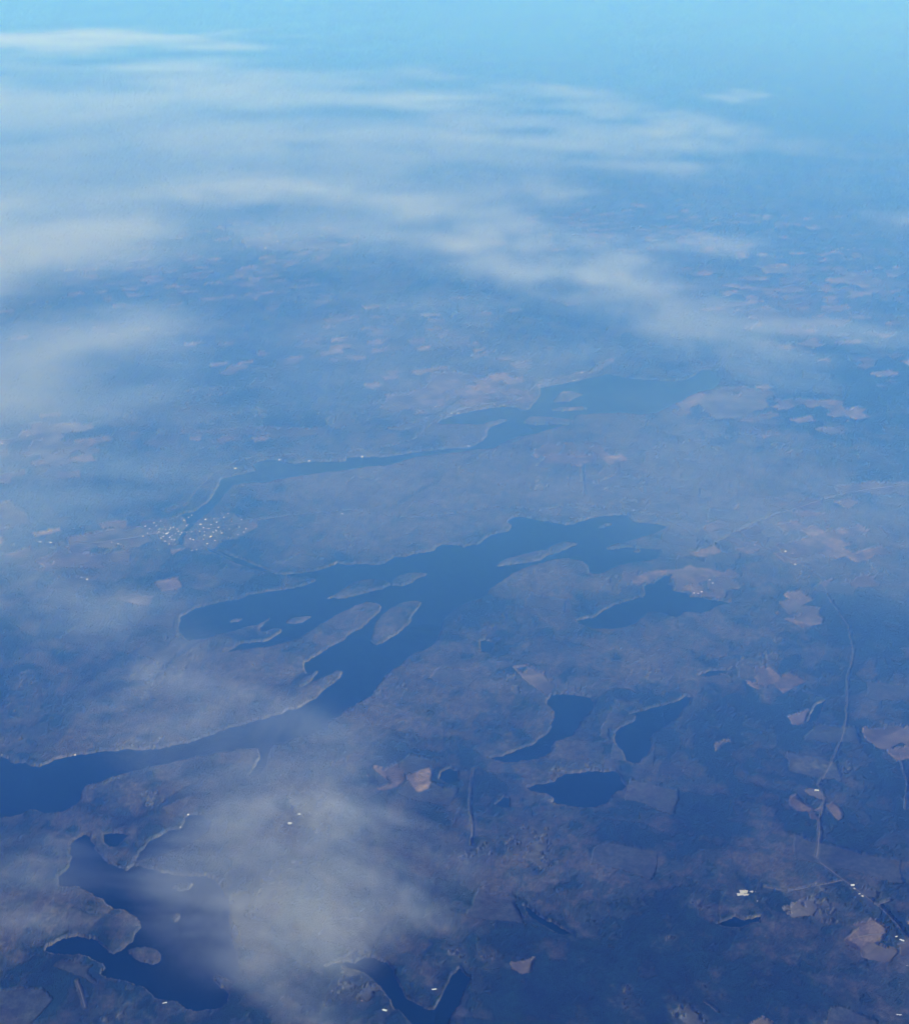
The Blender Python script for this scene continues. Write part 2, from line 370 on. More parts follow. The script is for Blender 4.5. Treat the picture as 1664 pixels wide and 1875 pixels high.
ROADS = [
    ('pale forest road descending to the lower right border', 9, [(1500, 1585), (1522, 1600), (1542, 1616), (1566, 1633), (1590, 1652), (1612, 1668), (1640, 1697), (1652, 1716), (1672, 1738)]),
    ('side road joining the lower right road from the woods', 7, [(1542, 1616), (1515, 1624), (1490, 1626), (1465, 1632), (1440, 1638), (1420, 1632), (1400, 1628)]),
    ('short spur off the lower right road', 7, [(1606, 1662), (1620, 1657), (1628, 1654)]),
    ('farm track below the lower right road', 6, [(1560, 1722), (1590, 1716), (1622, 1715)]),
    ('straight cleared corridor through woods at lower right', 14, [(1497, 1508), (1499, 1530), (1497, 1552), (1493, 1576)]),
    ('winding forest road at right', 8, [(1552, 1240), (1550, 1272), (1549, 1320), (1538, 1362), (1526, 1392), (1512, 1418), (1496, 1446), (1508, 1470), (1500, 1504)]),
    ('straight corridor across the ridge above the large lake', 18, [(1063, 852), (1066, 880), (1069, 908)]),
    ('pale lane beside the notched lake', 12, [(1240, 1046), (1240, 1062), (1239, 1080)]),
    ('far pale highway bending under the upper left cloud', 26, [(296, 318), (322, 352), (338, 380), (372, 374), (410, 378), (450, 390), (490, 408), (512, 424), (560, 432), (600, 436)]),
    ('street through the west half of the white town', 7, [(296, 958), (304, 968), (312, 982), (318, 998)]),
    ('street through the east half of the white town', 7, [(352, 958), (372, 964), (394, 978), (402, 992)]),
    ('main road crossing the white town', 14, [(60, 992), (120, 1000), (180, 995), (250, 985), (290, 975), (330, 976), (360, 972), (400, 966), (450, 958), (530, 945)]),
    ('road from the town along the lake channel', 9, [(360, 972), (368, 990), (375, 1003), (402, 1012), (424, 1024)]),
    ('forest road in the woods at lower centre', 8, [(868, 1410), (862, 1440), (860, 1480), (866, 1520), (862, 1550)]),
    ('road along the northeast valley', 10, [(1300, 1000), (1340, 978), (1380, 960), (1440, 938), (1520, 912), (1600, 896), (1700, 884)]),
    ('short bright track at the bottom right', 8, [(1288, 1842), (1300, 1850), (1312, 1860)]),
    ('thin straight causeway at the forked lake', 8, [(596, 1772), (614, 1764), (632, 1757)]),
    ('straight ride cut in the lower left woods', 12, [(142, 1800), (150, 1822), (157, 1848)]),
    ('narrow road through the woods north of the large lake', 6, [(530, 945), (580, 944), (640, 938), (700, 946), (760, 950), (850, 940), (900, 930), (940, 930), (990, 936), (1040, 926), (1100, 930), (1140, 932), (1200, 945), (1240, 962), (1300, 1000)]),
    ('narrow road behind the north shore of the long lake', 7, [(338, 930), (362, 898), (392, 868), (430, 848), (470, 836), (540, 834), (620, 832), (700, 822), (760, 806), (800, 768), (850, 748), (900, 738), (950, 735), (985, 702), (1040, 690)]),
    ('narrow road winding north from the right forest road', 6, [(1552, 1240), (1562, 1200), (1552, 1150), (1520, 1105), (1500, 1060), (1462, 1032), (1430, 1018), (1385, 1000), (1340, 985)]),
    ('thin forest road below the right field', 8, [(1645, 1385), (1650, 1410), (1660, 1440), (1655, 1490)]),
]

# ------------------------------------------------------------------ the land: one fine grid, sorted into ground, forest and fields
NC, NR = 1000, 880
AZ = np.linspace(-0.56, 0.56, NC)
DEP = np.tan(np.linspace(math.atan(math.tan(math.radians(51.0))), math.radians(2.75), NR))
# rows evenly spread over the angle below the horizon
RR = CAM_H / DEP
A2, R2 = np.meshgrid(AZ, RR)
X = R2 * np.sin(A2)
Y = R2 * np.cos(A2)
# shake the vertices so that edges do not follow the grid
dA = R2 * (AZ[1] - AZ[0])
dR = np.gradient(RR)[:, None] * np.ones_like(A2)
X += rng.uniform(-.32, .32, X.shape) * dA
Y += rng.uniform(-.32, .32, X.shape) * dR
cell = np.maximum(dA, dR * 0.5)

sdf = np.full(X.shape, 1e6)
lake_id = np.full(X.shape, -1, np.int32)
lake_names = list(LAKES)
jit = (fbm(X, Y, 300, 5, 11, 0.66) * 36).astype(np.float64)
for k, nm in enumerate(lake_names):
    P = poly(LAKES[nm])
    m = (X > P[:, 0].min() - 2500) & (X < P[:, 0].max() + 2500) & (Y > P[:, 1].min() - 2500) & (Y < P[:, 1].max() + 2500)
    d = signed_distance(P, X[m], Y[m]) + jit[m] * (0.5 if 'pond' in nm else 1.0)
    cur = sdf[m]
    idm = lake_id[m]
    w = d < cur
    cur[w] = d[w]
    idm[w] = k
    sdf[m] = cur
    lake_id[m] = idm
for isl in ISLANDS:
    P = poly(isl)
    m = (X > P[:, 0].min() - 1500) & (X < P[:, 0].max() + 1500) & (Y > P[:, 1].min() - 1500) & (Y < P[:, 1].max() + 1500)
    d = signed_distance(P, X[m], Y[m]) + jit[m] * 0.4
    sdf[m] = np.maximum(sdf[m], -d)

# ridges run from the lower left towards the upper right
th = math.radians(58)
XS = (X * math.cos(th) + Y * math.sin(th)) * 0.42
YS = -X * math.sin(th) + Y * math.cos(th)
hill = fbm(XS, YS, 3600, 5, 21, 0.52)
hill2 = fbm(XS, YS, 900, 4, 31, 0.55)
rise = 1 - np.exp(-np.clip(sdf, 0, None) / 1100)
height = np.where(sdf > 0,
                  np.minimum(sdf * 0.22, 5) + (rise * (30 + 55 * np.clip(hill, -0.5, 2)) + np.sqrt(rise) * (15 * (hill2 + 0.5) + 6 * fbm(XS, YS, 320, 3, 35, 0.55))),
                  np.maximum(sdf * 0.12, -14))
height = np.where(sdf > 0, np.maximum(height, np.minimum(sdf * 0.2, 3)), height)

field_id = np.full(X.shape, -1, np.int32)
fj = fbm(X, Y, 420, 4, 41, 0.6) * 60
hole = fbm(X, Y, 330, 4, 45, 0.65)
for k, (lab, pts) in enumerate(FIELDS):
    P = poly(pts)
    m = (X > P[:, 0].min() - 300) & (X < P[:, 0].max() + 300) & (Y > P[:, 1].min() - 300) & (Y < P[:, 1].max() + 300) & (sdf > 20)
    d = signed_distance(P, X[m], Y[m]) + fj[m]
    f = field_id[m]
    f[(d < 0) & (hole[m] < 0.55)] = k
    field_id[m] = f

road_d = np.full(X.shape, 1e6)
for lab, wd, pts in ROADS:
    P = poly(pts)
    m = (X > P[:, 0].min() - 200) & (X < P[:, 0].max() + 200) & (Y > P[:, 1].min() - 200) & (Y < P[:, 1].max() + 200)
    xs, ys = X[m], Y[m]
    best = np.full(xs.shape, 1e6)
    for i in range(len(P) - 1):
        ex, ey = P[i + 1] - P[i]
        wx, wy = xs - P[i][0], ys - P[i][1]
        t = np.clip((wx * ex + wy * ey) / (ex * ex + ey * ey + 1e-9), 0, 1)
        best = np.minimum(best, np.hypot(wx - ex * t, wy - ey * t))
    road_d[m] = np.minimum(road_d[m], best - wd)

TOWN = poly([(278, 962), (300, 955), (345, 950), (400, 945), (440, 955), (450, 970), (430, 985), (380, 1000), (340, 1005), (300, 1002), (280, 985)])
town_d = signed_distance(TOWN, X, Y) + 170 * fbm(X, Y, 500, 4, 101, 0.65)

# land cover
patch = fbm(X, Y, 1500, 6, 51, 0.62)
fine = fbm(X, Y, 240, 4, 61, 0.65)
# broad stands: brown leafless woods (positive) and dark evergreen woods (negative), by where they lie
BROWN = [(1000, 900, 330, 90, 1.0), (640, 1000, 220, 60, 0.7), (1450, 960, 230, 90, 0.9), (850, 1220, 130, 60, 0.35), (650, 1130, 110, 50, 1.0),
         (1000, 1060, 110, 40, 1.0), (1200, 1190, 170, 60, 0.6), (950, 1570, 130, 80, 0.3), (150, 1680, 130, 60, 0.7), (120, 1370, 200, 40, 0.6),
         (1330, 1560, 110, 40, 0.3), (700, 1320, 100, 50, 0.5), (150, 1010, 150, 50, 0.5), (900, 730, 280, 55, 0.8), (650, 880, 260, 40, 0.8), (300, 760, 200, 40, 0.5), (1250, 800, 200, 50, 0.6), (1500, 560, 200, 60, 0.3), (1480, 1690, 120, 40, 0.3),
         (1250, 1500, 150, 60, -0.7), (1300, 1790, 360, 150, -0.8), (1150, 1560, 160, 70, -0.35), (1580, 1540, 180, 100, -0.8), (1200, 1700, 120, 60, -0.4), (150, 1250, 260, 60, 0.05),
         (400, 700, 260, 60, -0.7), (600, 930, 120, 25, -0.2), (1620, 1150, 120, 70, -0.7), (1580, 700, 160, 60, -0.7), 
         (430, 1230, 180, 70, 0.8), (1000, 1820, 200, 60, -0.6), (60, 1820, 160, 60, -0.5), (1500, 1350, 170, 80, -0.55), (760, 1400, 120, 60, -0.3)]
stand = np.zeros(X.shape)
for u_, v_, ru, rv_, wgt in BROWN:
    cx_, cy_ = ground(u_, v_)
    ax_ = ground(u_ + ru, v_)[0] - cx_
    ay_ = abs(ground(u_, v_ - rv_)[1] - ground(u_, v_ + rv_)[1]) / 2
    stand += wgt * np.exp(-((X - cx_) / ax_) ** 2 - ((Y - cy_) / ay_) ** 2)
valley = np.abs(fbm(XS, YS, 1500, 4, 55, 0.55)) + 0.06 * fine
dark_lines = smooth(0.075, 0.02, valley) * smooth(-0.2, 0.5, fbm(X, Y, 2600, 3, 57))  # thin winding noise lines given the dark evergreen cover, independent of ground height
clump = fbm(X, Y, 130, 3, 63, 0.7)
# forest stands: blocks of one age and kind with rather straight edges, some of them cut over
swx = X + 90 * fbm(X, Y, 500, 3, 171)
swy = Y + 90 * fbm(X, Y, 500, 3, 181)
cb, sb = math.cos(-0.35), math.sin(-0.35)
su, sv_ = (swx * cb + swy * sb) / 430, (-swx * sb + swy * cb) / 300
su = su + 0.37 * (np.floor(sv_) % 3)
sh1 = lattice(np.floor(su).astype(np.int64), np.floor(sv_).astype(np.int64), 8)
sh2 = lattice(np.floor(su).astype(np.int64), np.floor(sv_).astype(np.int64), 9)
cutover = (sh2 < 0.07) & (sdf > 60) & (X < 1e9)
mosaic = 0.42 * (sh1 - 0.5) + 0.45 * patch + 0.7 * fine + 0.6 * clump - 0.25 * hill - 0.8 * stand - 0.16
conifer = smooth(-0.02, 0.22, mosaic)
bare = smooth(-0.15, -0.75, mosaic + 0.2 * clump)
conifer = np.maximum(conifer, dark_lines)
cl = fbm(X, Y, 620, 6, 71, 0.72) + 0.2 * hill2 + 0.12 * stand
clear = cl > 0.60
# farmland: parcels of stubble, plough and pasture in the cultivated districts
FARM = [(1450, 1000, 200, 60, 1), (1480, 540, 220, 90, 1), (150, 1000, 190, 60, 1), (100, 820, 190, 50, 1), (850, 720, 260, 45, 1), (1330, 740, 120, 40, 1), (1450, 1150, 130, 70, .8),
        (500, 445, 240, 25, 1), (300, 490, 280, 60, .9), (1050, 835, 90, 25, .8), (1260, 1060, 120, 35, .9), (1500, 760, 200, 60, .6), (1620, 1360, 90, 50, .8), (1420, 1240, 120, 60, .6),
        (1200, 420, 250, 50, .8), (700, 620, 280, 50, .5), (960, 1240, 70, 35, .8), (350, 800, 250, 30, .8), (1480, 1480, 60, 40, .6), (700, 1420, 60, 40, .6), (1000, 1000, 120, 30, .4), (1600, 1720, 90, 50, .6)]
farm = np.zeros(X.shape)
for u_, v_, ru, rv_, wgt in FARM:
    cx_, cy_ = ground(u_, v_)
    ax_ = ground(u_ + ru, v_)[0] - cx_
    ay_ = abs(ground(u_, v_ - rv_)[1] - ground(u_, v_ + rv_)[1]) / 2
    farm = np.maximum(farm, wgt * np.exp(-((X - cx_) / ax_) ** 2 - ((Y - cy_) / ay_) ** 2))
wx_ = X + 120 * fbm(X, Y, 700, 3, 141)
wy_ = Y + 120 * fbm(X, Y, 700, 3, 151)
ca, sa = math.cos(0.5), math.sin(0.5)
pu, pv_ = (wx_ * ca + wy_ * sa) / 330, (-wx_ * sa + wy_ * ca) / 210
pu = pu + 0.5 * (np.floor(pv_) % 2)
ph1 = lattice(np.floor(pu).astype(np.int64), np.floor(pv_).astype(np.int64), 5)
ph2 = lattice(np.floor(pu).astype(np.int64), np.floor(pv_).astype(np.int64), 6)
parcel = (ph1 < 0.62 * farm * smooth(-0.6, 0.5, fbm(X, Y, 1600, 3, 161) + farm - 0.4)) & (sdf > 25) & (fine < 0.9)
clear = clear | parcel
open_land = clear | (road_d < 6) | (sdf < 3) | ((town_d < 60) & (fine > 0.0))
forest = (~open_land) & (field_id < 0) & (sdf > 3)
tree_h = np.where(cutover, -6.0, np.where(conifer > 0.5, 16.0, 11.0) + 6 * (sh1 - 0.5)) + rng.uniform(-1.5, 1.5, X.shape) + 2.5 * fine + 2.0 * clump
top = height + np.where(forest, np.clip(tree_h, 1.0, 26), 0)

C_CON = np.array([0.0020, 0.0090, 0.0110])
C_DEC = np.array([0.047, 0.047, 0.048])
C_DEC2 = np.array([0.0085, 0.0160, 0.0185])
C_OPEN = np.array([0.040, 0.043, 0.042])
C_REED = np.array([0.105, 0.10, 0.085])
C_TOWN = np.array([0.06, 0.06, 0.06])
dec = (0.25 * smooth(-0.6, 0.8, stand + 0.4 * hill2) + 0.75 * bare)[..., None]
col = C_DEC2 * (1 - dec) + C_DEC * dec
col = col * (1 - conifer[..., None]) + C_CON * conifer[..., None]
col = np.where(cutover[..., None], 0.5 * col + 0.5 * C_OPEN * 0.75, col)
o3 = open_land[..., None]
openc = C_OPEN * (0.75 + 0.5 * smooth(-1, 1, fine))[..., None]
thin = (smooth(0.30, 0.75, cl) * 0.55)[..., None]
col = col * (1 - thin) + openc * thin
col = np.where(o3, 0.7 * openc + 0.3 * col, col)
pc = (np.array([0.070, 0.056, 0.050])[None, None] * (0.45 + 0.9 * ph2)[..., None]) * (0.75 + 0.5 * smooth(-1, 1, fine))[..., None]
col = np.where(parcel[..., None], pc, col)
reed = (0.42 * smooth(11, 3, sdf) * smooth(-0.1, 0.6, fbm(X, Y, 300, 5, 91, 0.7)))[..., None]
col = col * (1 - reed) + C_REED * reed
tw = (smooth(80, -20, town_d) * 0.4 * smooth(-0.5, 0.4, fine))[..., None]
col = col * (1 - tw) + C_TOWN * tw
col *= (rng.uniform(0.75, 1.25, X.shape) * (1 + 0.6 * clump))[..., None]
fieldc = np.array([0.072, 0.064, 0.060])

V = np.stack([X, Y, top], -1).reshape(-1, 3)
COL = col.reshape(-1, 3)
idx = np.arange(NR * NC).reshape(NR, NC)
Q = np.stack([idx[:-1, :-1], idx[:-1, 1:], idx[1:, 1:], idx[1:, :-1]], -1).reshape(-1, 4)
sdf_f = sdf.reshape(-1)
deep = (sdf_f[Q] < -70).all(1)
ff = forest.reshape(-1)[Q].sum(1) >= 2
fid = field_id.reshape(-1)[Q].max(1)
isfield = (fid >= 0) & (~ff | ((field_id.reshape(-1)[Q] >= 0).sum(1) >= 2))


def compact(q):
    u, inv = np.unique(q.reshape(-1), return_inverse=True)
    return u, inv.reshape(-1, 4)


def land_material(name, bump_scale, bump_h, vary):
    m, n, l = new_mat(name)
    out = n.new('ShaderNodeOutputMaterial')
    p = n.new('ShaderNodeBsdfPrincipled')
    p.inputs['Roughness'].default_value = 0.95
    p.inputs['Specular IOR Level'].default_value = 0.1
    at = n.new('ShaderNodeAttribute')
    at.attribute_name = 'landcover'
    geo = n.new('ShaderNodeNewGeometry')
    nz = n.new('ShaderNodeTexNoise')
    nz.inputs['Scale'].default_value = 1 / bump_scale
    nz.inputs['Detail'].default_value = 3
    nz.inputs['Roughness'].default_value = 0.65
    l.new(geo.outputs['Position'], nz.inputs['Vector'])
    mr = n.new('ShaderNodeMapRange')
    mr.inputs['From Min'].default_value = 0.3
    mr.inputs['From Max'].default_value = 0.7
    mr.inputs['To Min'].default_value = 1 - vary
    mr.inputs['To Max'].default_value = 1 + vary
    l.new(nz.outputs['Fac'], mr.inputs['Value'])
    mul = n.new('ShaderNodeVectorMath')
    mul.operation = 'SCALE'
    l.new(at.outputs['Color'], mul.inputs[0])
    l.new(mr.outputs[0], mul.inputs['Scale'])
    l.new(mul.outputs[0], p.inputs['Base Color'])
    bp = n.new('ShaderNodeBump')
    bp.inputs['Strength'].default_value = 0.6
    bp.inputs['Distance'].default_value = bump_h
    l.new(nz.outputs['Fac'], bp.inputs['Height'])
    l.new(bp.outputs[0], p.inputs['Normal'])
    l.new(p.outputs[0], out.inputs['Surface'])
    return m


M_FOREST = land_material('bare and evergreen tree tops', 45, 7, 0.4)
M_GROUND = land_material('heath and scrub ground', 60, 3, 0.35)
M_FIELD = land_material('stubble field soil', 160, 1, 0.22)

# ground: the open land of the fine grid and a sheet below it that reaches the horizon
g = Q[(~deep) & (~ff) & (~isfield)]
u, gq = compact(g)
gv, gc = V[u], COL[u]
na, nr = 180, 90
ra = np.concatenate([[0.5], np.geomspace(1500, 300000, nr - 1)])
aa = np.linspace(0, 2 * math.pi, na, endpoint=False)
AA, RA = np.meshgrid(aa, ra)
sv = np.stack([RA * np.sin(AA), RA * np.cos(AA), np.full(AA.shape, -45.0)], -1)
inside_cone = (np.abs(np.angle(np.exp(1j * AA))) < 0.62) & (RA > 4800) & (RA < 150000)
sv[..., 2] = np.where(inside_cone, -45.0, 35 + 50 * fbm(sv[..., 0], sv[..., 1], 9000, 4, 21))
si = np.arange(na * nr).reshape(nr, na)
sq = np.stack([si[:-1], np.roll(si, -1, 1)[:-1], np.roll(si, -1, 1)[1:], si[1:]], -1).reshape(-1, 4)[:, ::-1]
scol = np.repeat(C_DEC2[None] * 0.8, na * nr, 0)
gme = mesh_np('ground', np.concatenate([gv, sv.reshape(-1, 3)]), np.concatenate([gq, sq + len(gv)]), M_GROUND, np.concatenate([gc, scol]))
tag(link('ground', gme), 'brown open ground, clearings and shores reaching to the hazy horizon', 'ground', kind='structure')

g = Q[(~deep) & ff & (~isfield)]
u, gq = compact(g)
fme = mesh_np('forest', V[u], gq, M_FOREST, COL[u])
tag(link('forest', fme), 'unbroken mixed forest of bare brown and dark evergreen trees over the hills', 'forest', kind='stuff')

for k, (lab, pts) in enumerate(FIELDS):
    g = Q[isfield & (fid == k)]
    if not len(g):
        continue
    u, gq = compact(g)
    r2 = np.random.default_rng(100 + k)
    tint = fieldc * r2.uniform(0.5, 1.0) * r2.uniform(0.93, 1.07, 3)
    c = np.clip(tint[None] * ((0.55 + 0.6 * smooth(-0.9, 0.9, fine.reshape(-1)[u])) * (0.7 + 0.6 * ph2.reshape(-1)[u]) * (1 + 0.25 * clump.reshape(-1)[u]))[:, None], 0, 1)
    vv = V[u].copy()
    tag(link('field', mesh_np('field', vv, gq, M_FIELD, c)), lab, 'field', kind='structure')

# ------------------------------------------------------------------ lakes
m, n, l = new_mat('lake water')
out = n.new('ShaderNodeOutputMaterial')
p = n.new('ShaderNodeBsdfPrincipled')
p.inputs['Base Color'].default_value = (0.0008, 0.006, 0.010, 1)
p.inputs['Roughness'].default_value = 0.12
p.inputs['IOR'].default_value = 1.33
p.inputs['Specular IOR Level'].default_value = 0.08
geo = n.new('ShaderNodeNewGeometry')
nz = n.new('ShaderNodeTexNoise')
nz.inputs['Scale'].default_value = 1 / 9.0
nz.inputs['Detail'].default_value = 3
bp = n.new('ShaderNodeBump')
bp.inputs['Strength'].default_value = 0.25
bp.inputs['Distance'].default_value = 0.4
l.new(geo.outputs['Position'], nz.inputs['Vector'])
l.new(nz.outputs['Fac'], bp.inputs['Height'])
l.new(bp.outputs[0], p.inputs['Normal'])
l.new(p.outputs[0], out.inputs['Surface'])
M_WATER = m
lid = lake_id.reshape(-1)
for k, nm in enumerate(lake_names):
    sel = ((lid[Q] == k) & (sdf_f[Q] < 40)).any(1)
    g = Q[sel]
    if not len(g):
        continue
    u, gq = compact(g)
    lv = V[u].copy()
    lv[:, 2] = 0.0
    tag(link('lake', mesh_np('lake', lv, gq, M_WATER)), LAKE_LABEL[nm], 'lake', kind='structure')

# ------------------------------------------------------------------ roads
m, n, l = new_mat('gravel road')
out = n.new('ShaderNodeOutputMaterial')
p = n.new('ShaderNodeBsdfPrincipled')
p.inputs['Roughness'].default_value = 0.9
geo = n.new('ShaderNodeNewGeometry')
nz = n.new('ShaderNodeTexNoise')
nz.inputs['Scale'].default_value = 1 / 70.0
cr = n.new('ShaderNodeValToRGB')
cr.color_ramp.elements[0].color = (0.05, 0.048, 0.046, 1)
cr.color_ramp.elements[1].color = (0.07, 0.07, 0.068, 1)
l.new(geo.outputs['Position'], nz.inputs['Vector'])
l.new(nz.outputs['Fac'], cr.inputs[0])
l.new(cr.outputs[0], p.inputs['Base Color'])
l.new(p.outputs[0], out.inputs['Surface'])
M_ROAD = m
HGT = height.reshape(NR, NC)
R_ang = np.arctan(CAM_H / RR)


def land_z(x, y, what=None):
    w = HGT if what is None else what
    r = math.hypot(x, y)
    a = math.atan2(x, y)
    i = int(np.clip(round(np.interp(math.atan(CAM_H / r), R_ang[::-1], np.arange(NR)[::-1])), 0, NR - 1))
    j = int(np.clip(round((a - AZ[0]) / (AZ[1] - AZ[0])), 0, NC - 1))
    return max(0.5, float(w[max(0, i - 1):i + 2, max(0, j - 1):j + 2].max()))


for lab, wd, pts in ROADS:
    P = poly(pts)
    dense = []
    for i in range(len(P) - 1):
        ns = max(2, int(np.linalg.norm(P[i + 1] - P[i]) / 60))
        for s in range(ns):
            dense.append(P[i] + (P[i + 1] - P[i]) * s / ns)
    dense.append(P[-1])
    D = np.array(dense)
    if len(D) > 6:
        for _ in range(6):
            D[1:-1] = 0.5 * D[1:-1] + 0.25 * (D[:-2] + D[2:])
    T = np.gradient(D, axis=0)
    T /= np.linalg.norm(T, axis=1)[:, None] + 1e-9
    N = np.stack([-T[:, 1], T[:, 0]], 1)
    z = np.array([land_z(x, y) for x, y in D]) + 2.0
    for _ in range(2):
        z[1:-1] = np.maximum(z[1:-1], 0.5 * (z[:-2] + z[2:]))
    half = wd * 0.22
    rv = []
    for i in range(len(D)):
        for s, dz in ((-half - 2, -6), (-half, 0), (half, 0), (half + 2, -6)):
            rv.append((D[i][0] + N[i][0] * s, D[i][1] + N[i][1] * s, z[i] + dz))
    rq = []
    for i in range(len(D) - 1):
        for s in range(3):
            rq.append((i * 4 + s, i * 4 + s + 1, i * 4 + 4 + s + 1, i * 4 + 4 + s))
    tag(link('road', mesh_np('road', np.array(rv), np.array(rq)[:, ::-1], M_ROAD)), lab, 'road', kind='structure')

# ------------------------------------------------------------------ buildings


def paint(name, c, rough=0.6):
    m, n, l = new_mat(name)
    out = n.new('ShaderNodeOutputMaterial')
    p = n.new('ShaderNodeBsdfPrincipled')
    p.inputs['Roughness'].default_value = rough
    geo = n.new('ShaderNodeNewGeometry')
    nz = n.new('ShaderNodeTexNoise')
    nz.inputs['Scale'].default_value = 0.4
    mix = n.new('ShaderNodeMix')
    mix.data_type = 'RGBA'
    mix.inputs['A'].default_value = (*[x * 0.85 for x in c], 1)
    mix.inputs['B'].default_value = (*c, 1)
    l.new(geo.outputs['Position'], nz.inputs['Vector'])
    l.new(nz.outputs['Fac'], mix.inputs['Factor'])
    l.new(mix.outputs['Result'], p.inputs['Base Color'])
    l.new(p.outputs[0], out.inputs['Surface'])
    return m


M_WALL = paint('white painted wall', (0.46, 0.49, 0.51))
M_ROOFS = [paint('pale sheet metal roof', (0.46, 0.50, 0.54), 0.4), paint('light grey roof', (0.36, 0.37, 0.38), 0.5),
           paint('red tile roof', (0.42, 0.24, 0.19), 0.8), paint('weathered grey sheet roof', (0.30, 0.30, 0.31), 0.7)]


def house_mesh(lx, ly, hw, hr, roof, wing):
    """walls, a gable roof with eaves, a chimney, and on some a lower wing; base at z = 0 with footings below"""
    v, f, mi = [], [], []

    def block(x0, x1, y0, y1, hw, hr, eave):
        b = len(v)
        ym = (y0 + y1) / 2
        for z in (-8.0, hw):
            v.extend([(x0, y0, z), (x1, y0, z), (x1, y1, z), (x0, y1, z)])
        v.extend([(x0, ym, hw + hr), (x1, ym, hw + hr)])
        for q in ((0, 1, 5, 4), (2, 3, 7, 6), (1, 2, 6, 5), (3, 0, 4, 7), (4, 8, 7), (5, 6, 9)):
            f.append(tuple(b + i for i in q))
            mi.append(0)
        r = len(v)
        s = eave * hr / max((y1 - y0) / 2, 1)
        for dz in (0.15, 0.55):
            v.extend([(x0 - eave, y0 - eave, hw - s + dz), (x1 + eave, y0 - eave, hw - s + dz), (x1 + eave, ym, hw + hr + dz), (x0 - eave, ym, hw + hr + dz),
                      (x1 + eave, y1 + eave, hw - s + dz), (x0 - eave, y1 + eave, hw - s + dz)])
        for q in ((6, 7, 8, 9), (9, 8, 10, 11), (3, 2, 1, 0), (5, 4, 2, 3), (0, 1, 7, 6), (5, 11, 10, 4), (1, 2, 8, 7), (2, 4, 10, 8), (3, 0, 6, 9), (5, 3, 9, 11)):
            f.append(tuple(r + i for i in q))
            mi.append(1)

    block(-lx / 2, lx / 2, -ly / 2, ly / 2, hw, hr, 0.8)
    if wing:
        block(-lx * 0.16, lx * 0.2, ly / 2 - 0.4, ly / 2 + ly * 0.8, hw * 0.75, hr * 0.7, 0.6)
    b = len(v)
    cx, cyy, zz = lx * 0.22, ly * 0.12, hw + hr * 0.5
    for z in (zz, hw + hr + 1.8):
        v.extend([(cx - .8, cyy - .8, z), (cx + .8, cyy - .8, z), (cx + .8, cyy + .8, z), (cx - .8, cyy + .8, z)])
    for q in ((0, 1, 5, 4), (1, 2, 6, 5), (2, 3, 7, 6), (3, 0, 4, 7), (4, 5, 6, 7)):
        f.append(tuple(b + i for i in q))
        mi.append(0)
    me = bpy.data.meshes.new('house')
    me.from_pydata(v, [], f)
    me.materials.append(M_WALL)
    me.materials.append(M_ROOFS[roof])
    me.polygons.foreach_set('material_index', mi)
    me.update()
    return me


KINDS = [house_mesh(24, 13, 7, 4, 0, False), house_mesh(32, 15, 8, 4, 0, True), house_mesh(20, 12, 6, 5, 1, True), house_mesh(38, 16, 9, 3.5, 0, False),
         house_mesh(18, 11, 6, 4.5, 2, False), house_mesh(46, 20, 11, 3, 0, True), house_mesh(44, 22, 7, 3, 3, True)]


def place(kind, u, v, rot, s, name='house'):
    x, y = ground(u, v)
    z = land_z(x, y)
    # the pixel ray meets the raised ground a little nearer than the level plane
    k = 1 - z / CAM_H
    x, y = x * k, y * k
    z = land_z(x, y)
    o = link(name, KINDS[kind])
    o.location = (x, y, z + 0.3)
    o.rotation_euler = (0, 0, rot)
    o.scale = (s, s, s)
    return o


hr_ = random.Random(5)
town_pts = [(286, 963), (291, 968), (288, 966), (293, 970), (297, 969), (300, 976), (304, 978), (306, 977), (309, 975), (292, 974), (292, 990), (313, 967), (317, 966),
            (311, 970), (326, 964), (325, 969), (327, 973), (321, 978), (331, 978), (334, 975), (341, 963), (344, 961), (343, 976), (351, 975), (310, 996), (321, 989), (321, 997),
            (309, 1000), (322, 992), (349, 987), (354, 988), (366, 973), (372, 967), (380, 968), (383, 968), (387, 961), (374, 974), (395, 971), (397, 972), (405, 973), (411, 969),
            (416, 969), (420, 970), (413, 980), (407, 976), (433, 968), (438, 966), (446, 974), (373, 988), (385, 983), (352, 1009), (360, 1007), (330, 954), (337, 953), (393, 950),
            (404, 939), (318, 938), (326, 936), (374, 980), (301, 964), (315, 981), (299, 983), (316, 988), (326, 984), (303, 970), (390, 975), (400, 966), (428, 973), (337, 990), (368, 961),
            (345, 947), (352, 944), (376, 952), (384, 946), (398, 957), (410, 948), (418, 941), (442, 952), (425, 955), (415, 922),
            (274, 968), (278, 984), (266, 964), (288, 978), (296, 986), (302, 992), (312, 984), (270, 976), (262, 982), (306, 1008), (330, 1012), (345, 1016), (380, 996), (394, 990), (420, 984), (436, 980), (450, 968), (282, 958), (296, 954)]
for i, (u_, v_) in enumerate(town_pts):
    k = hr_.choice([0, 1, 2, 3, 2, 2, 0, 4, 4])
    o = place(k, u_ + hr_.uniform(-1, 1), v_ + hr_.uniform(-.6, .6), hr_.uniform(0, math.pi), hr_.uniform(0.55, 0.85))
    look = {0: 'small white', 1: 'winged white', 2: 'grey-roofed', 3: 'long white', 4: 'small red-roofed'}[k]
    tag(o, '%s building in the lakeside town, %s of the narrow channel' % (look, 'west' if u_ < 340 else 'east'), 'house', 'buildings of the lakeside town')

